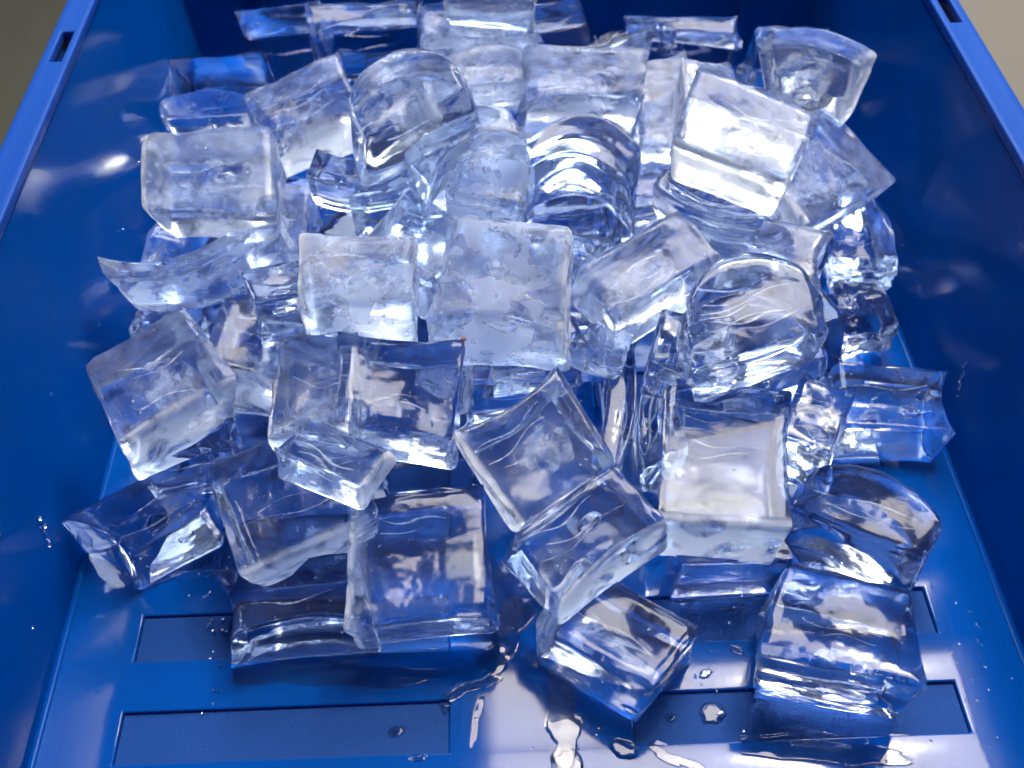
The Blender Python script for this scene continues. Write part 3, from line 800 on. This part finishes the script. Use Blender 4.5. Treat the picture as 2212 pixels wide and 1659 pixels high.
def core_mesh(dims, seed):
    rnd = random.Random(seed * 23 + 9)
    c = Vector([rnd.uniform(-.1, .1) * d for d in dims])
    bm = bmesh.new()
    bmesh.ops.create_icosphere(bm, subdivisions=3, radius=1.0)
    for v in bm.verts:
        k = 1 + .35 * noise.noise(v.co * 1.3 + Vector((seed * 1.1, 0, 0)))
        v.co = Vector((v.co.x * dims[0] * .28 * k, v.co.y * dims[1] * .28 * k, v.co.z * dims[2] * .26 * k)) + c
    return from_bm(bm, 'cloudy_core', True)

def droplets_mesh(me, seed, n):
    rnd = random.Random(seed * 3 + 11)
    off = Vector((seed * 1.7, 0, 0))
    cand = [v for v in me.vertices if v.normal.z > .35 and noise.noise(v.co * 110 + off) > -.05]
    bm = bmesh.new()
    for _ in range(n if cand else 0):
        v = rnd.choice(cand)
        p = v.co + Vector((rnd.uniform(-.0014, .0014), rnd.uniform(-.0014, .0014), 0))
        p -= v.normal * ((p - v.co).dot(v.normal))
        r = rnd.choice((.00016, .0002, .00026, .00036))
        bmesh.ops.create_icosphere(bm, subdivisions=1, radius=r, matrix=Matrix.Translation(p))
    return from_bm(bm, 'droplets', True)

def speck_mesh(me, seed):
    top = max(me.vertices, key=lambda v: v.co.z * 1.0 + v.co.y * .6 + v.co.x * .25)
    bm = bmesh.new()
    bmesh.ops.create_icosphere(bm, subdivisions=2, radius=.0008, matrix=Matrix.Translation(top.co) @ Matrix.Diagonal((1.3, .8, .5, 1)))
    for v in bm.verts:
        v.co += Vector((0, 0, .0003)) * noise.noise(v.co * 900)
    return from_bm(bm, 'rust_speck', True)

def make_ice(name, loc, rot, dims, kind, bend, taper, frost, label, seed, group=None, detail=True, white=''):
    me = ice_mesh(name, dims, kind, bend, taper, frost, seed, white)
    o = link(name, me, M_ICE, None, loc, rot)
    o['label'] = label
    o['category'] = 'ice shard' if name == 'ice_shard' else 'ice cube'
    o['frost'] = float(frost) ** 1.6
    if group:
        o['group'] = group
    if detail and min(dims) > .012:
        b = link('bubbles', bubbles_mesh(dims, 10 + seed * 7 % 22, seed), M_AIR, o)
        b['kind'] = 'stuff'
        if frost > .25:
            link('cloudy_core', core_mesh(dims, seed), M_CLOUD, o)
        d_ = link('droplets', droplets_mesh(me, seed, 90 if 'sparkl' in label else 18 + seed * 11 % 40), M_WATER, o)
        d_['kind'] = 'stuff'
        for k in range(7 if 'cracks' in label else 5 if 'striped' in label else max((seed * 5) % 4, 2 if 'white' in label else 0)):
            link('crack_or_glint', crack_or_glint_mesh(dims, seed * 10 + k, 2.6 if k < 2 and any(w in label for w in ('glowing', 'white band', 'white streaks', 'white line', 'cracks', 'striped', 'white bar', 'glints', 'crescent')) else 1.0), M_CRACK_OR_GLINT, o)  # the widened white ones stand in for bright bars and glints
        if seed % 3 == 0:
            link('air_pocket', air_pocket_mesh(dims, seed), M_AIR, o)
    if 'red speck' in label:
        link('rust_speck', speck_mesh(me, seed), M_GRIT, o)
    return o

for i, (name, loc, rot, dims, kind, bend, taper, frost, white, label) in enumerate(ICE):
    make_ice(name, loc, rot, dims, kind, bend, taper, frost, label, i + 1, 'ice pieces heaped in the blue bin', white=white)
for i, (loc, rz, dims) in enumerate(BURIED):
    make_ice('ice_cube', loc, (0, 0, rz), dims, 'block', .03, 0, .12, 'clear ice cube buried at the bottom of the heap, seen only through others', 200 + i, 'ice cubes buried under the heap', False)

# ------------------------------------------------------------------ water on the bin floor
def puddle_mesh(rx, ry, seed, ragged, height, blobs):
    """a thin lens of water: a height field that dives under the floor outside its ragged outline"""
    rnd = random.Random(seed)
    pts = [(0.0, 0.0, 1.0)] if blobs == 1 else []
    if blobs > 1:
        y = rnd.uniform(-.3, .3)
        for k in range(blobs):
            t = -.85 + 1.7 * k / (blobs - 1)
            y = .6 * y + rnd.uniform(-.45, .45)
            pts.append((t, y, rnd.uniform(.36, .66)))
            if rnd.random() < .5:
                pts.append((t + rnd.uniform(-.2, .2), y + rnd.uniform(-.6, .6), rnd.uniform(.12, .28)))
    off = Vector((rnd.uniform(0, 40), rnd.uniform(0, 40), 0))
    n = 46 if blobs > 1 else 24
    ext = 1.35
    bm = bmesh.new()
    grid = []
    for i in range(n + 1):
        row = []
        for j in range(n + 1):
            u, v = ext * (2 * i / n - 1), ext * (2 * j / n - 1)
            f = -1.0
            for (a_, b_, r_) in pts:
                f = max(f, 1 - ((u - a_) ** 2 + (v - b_) ** 2) / (r_ * r_))
            f += ragged * (noise.noise(Vector((u * 1.8, v * 1.8, 0)) + off) + .3 * noise.noise(Vector((u * 5, v * 5, 3)) + off))
            z = height * math.copysign(min(1.0, abs(f) * (5.0 if blobs > 1 else 1.8)) ** .55, f) * (.34 if blobs > 1 else .65)
            if blobs > 1 and z > 0:
                z *= 1 + .3 * noise.noise(Vector((u * rx, v * ry, 0)) * 200 + off)
            row.append(bm.verts.new((u * rx, v * ry, max(-.0004, z))))
        grid.append(row)
    for i in range(n):
        for j in range(n):
            q = (grid[i][j], grid[i + 1][j], grid[i + 1][j + 1], grid[i][j + 1])
            if max(w_.co.z for w_ in q) > -.0003:
                bm.faces.new(q)
    bmesh.ops.delete(bm, geom=[w_ for w_ in bm.verts if not w_.link_faces], context='VERTS')
    me = from_bm(bm, 'water_drop', True)
    if me.polygons and sum(p.normal.z for p in me.polygons) < 0:
        me.flip_normals()
    return me

DROPS = [  # x, y, z, rx, ry, ragged, height, rot, blobs, label
    (-0.0438, 0.1548, -.0016, .0026, .0019, .25, .0007, .3, 1, 'round water drop inside the front left recess'),
    (-0.0368, 0.1455, .0, .0030, .0010, .5, .0005, .1, 1, 'flat water smear at the front edge of the left recess'),
    (-0.0215, 0.1675, .0, .0075, .0034, .5, .0006, .35, 4, 'jagged splash of water right of the front left recess'),
    (-0.0200, 0.1555, .0, .0070, .0020, .5, .0005, 1.45, 4, 'thin trickle of water running forward from the jagged splash'),
    (-0.0640, 0.1735, .0, .0240, .0052, .5, .0006, .03, 7, 'thin water film along the front of the left floor cube'),
    (-0.0107, 0.1850, .0, .0110, .0085, .5, .0006, 1.2, 4, 'water film between the two columns of recesses, behind the jagged splash'),
    (0.0060, 0.1590, .0, .0150, .0090, .8, .0006, 1.35, 5, 'broad wavy puddle in front of the corner-forward cube'),
    (0.0062, 0.1415, .0, .0048, .0066, .3, .0007, 0, 1, 'puddle at the bottom edge of the photo, below the broad wavy one'),
    (0.0232, 0.1462, .0, .0044, .0034, .35, .0009, -.5, 1, 'thick water drop at the left corner of the front right recess'),
    (0.0512, 0.1570, -.0016, .0042, .0036, .4, .0008, .5, 1, 'largest water drop inside the front right recess'),
    (0.0384, 0.1559, -.0016, .0017, .0017, .2, .0006, 0, 1, 'small round water drop left in the front right recess'),
    (0.0380, 0.1421, .0, .0066, .0024, .5, .0006, -.5, 4, 'bent splash of water just below the front right recess'),
    (0.0830, 0.1420, .0, .0190, .0058, .6, .0007, -.12, 7, 'long ragged splash of water in front of the crossed cube'),
    (0.0496, 0.1925, -.0016, .0050, .0020, .4, .0007, -1.0, 3, 'long water drip running into the recess under the striped cube'),
    (0.0606, 0.1925, -.0016, .0016, .0013, .2, .0005, 0, 1, 'tiny water drop right of the long drip'),
    (0.0664, 0.1915, -.0016, .0010, .0015, .2, .0005, 0, 1, 'narrow tiny water drop beside the crossed cube, inside the recess'),
    (0.0615, 0.1766, .0, .0027, .0016, .3, .0007, -.7, 1, 'oval water drop on the ridge between the two right recesses'),
    (0.0402, 0.1700, .0, .0018, .0018, .3, .0006, 0, 1, 'round water drop right of the corner-forward cube'),
    (0.0508, 0.1690, .0, .0024, .0015, .5, .0006, .5, 1, 'small glinting water drop on the ridge behind the front right recess'),
    (0.1190, 0.1895, -.0016, .0016, .0012, .3, .0005, .2, 1, 'dark water drop in the recess corner right of the rounded cube'),
]
for k, (x, y, z, rx, ry, ragged, hgt, rz, blobs, label) in enumerate(DROPS):
    o = link('water_drop', puddle_mesh(rx, ry, 31 + k * 3, ragged, hgt, blobs), M_WATER, None, (x, y, z), (0, 0, rz))
    o['label'] = label
    o['category'] = 'water drop'
    o['group'] = 'water drops on the bin floor'

# spray of tiny beads on the floor and lower walls
rnd = random.Random(77)
bm = bmesh.new()
def bead(p, r, sq):
    bmesh.ops.create_icosphere(bm, subdivisions=1, radius=r, matrix=Matrix.Translation(p) @ Matrix.Diagonal((1, rnd.uniform(.8, 1.8), sq, 1)))
for (x, y, n, sx, sy) in ((-.105, .205, 16, .004, .012), (-.1, .19, 12, .003, .012), (-.1, .175, 10, .003, .008), (.137, .185, 14, .006, .03), (.134, .155, 10, .005, .015), (.0, .17, 16, .02, .02), (.05, .18, 14, .02, .02), (.07, .146, 14, .04, .004)):
    for _ in range(n):
        bead((x + rnd.gauss(0, sx), y + rnd.gauss(0, sy), .0002), rnd.uniform(.00025, .0006), .6)
for s, y, z, n in ((1, .27, .03, 12), (-1, .215, .03, 9), (-1, .20, .05, 5)):
    for k in range(n):
        zz = z - .0011 * k + rnd.gauss(0, .0004)
        bead((s * (HW + DR * zz / RZ - .0001), y - .0005 * k + rnd.gauss(0, .0008), zz), rnd.uniform(.0003, .0007), 1.3)
for _ in range(26):
    s = rnd.choice((-1, 1, -1))
    z = rnd.uniform(.006, .07)
    bead((s * (HW + DR * z / RZ - .0001), rnd.uniform(.15, .40), z), rnd.uniform(.0002, .0005), 1.4)
o = link('water_specks', from_bm(bm, 'water_specks', True), M_WATER)
o['label'] = 'spray of tiny water beads over the bin floor and lower walls'
o['category'] = 'water drops'
o['kind'] = 'stuff'
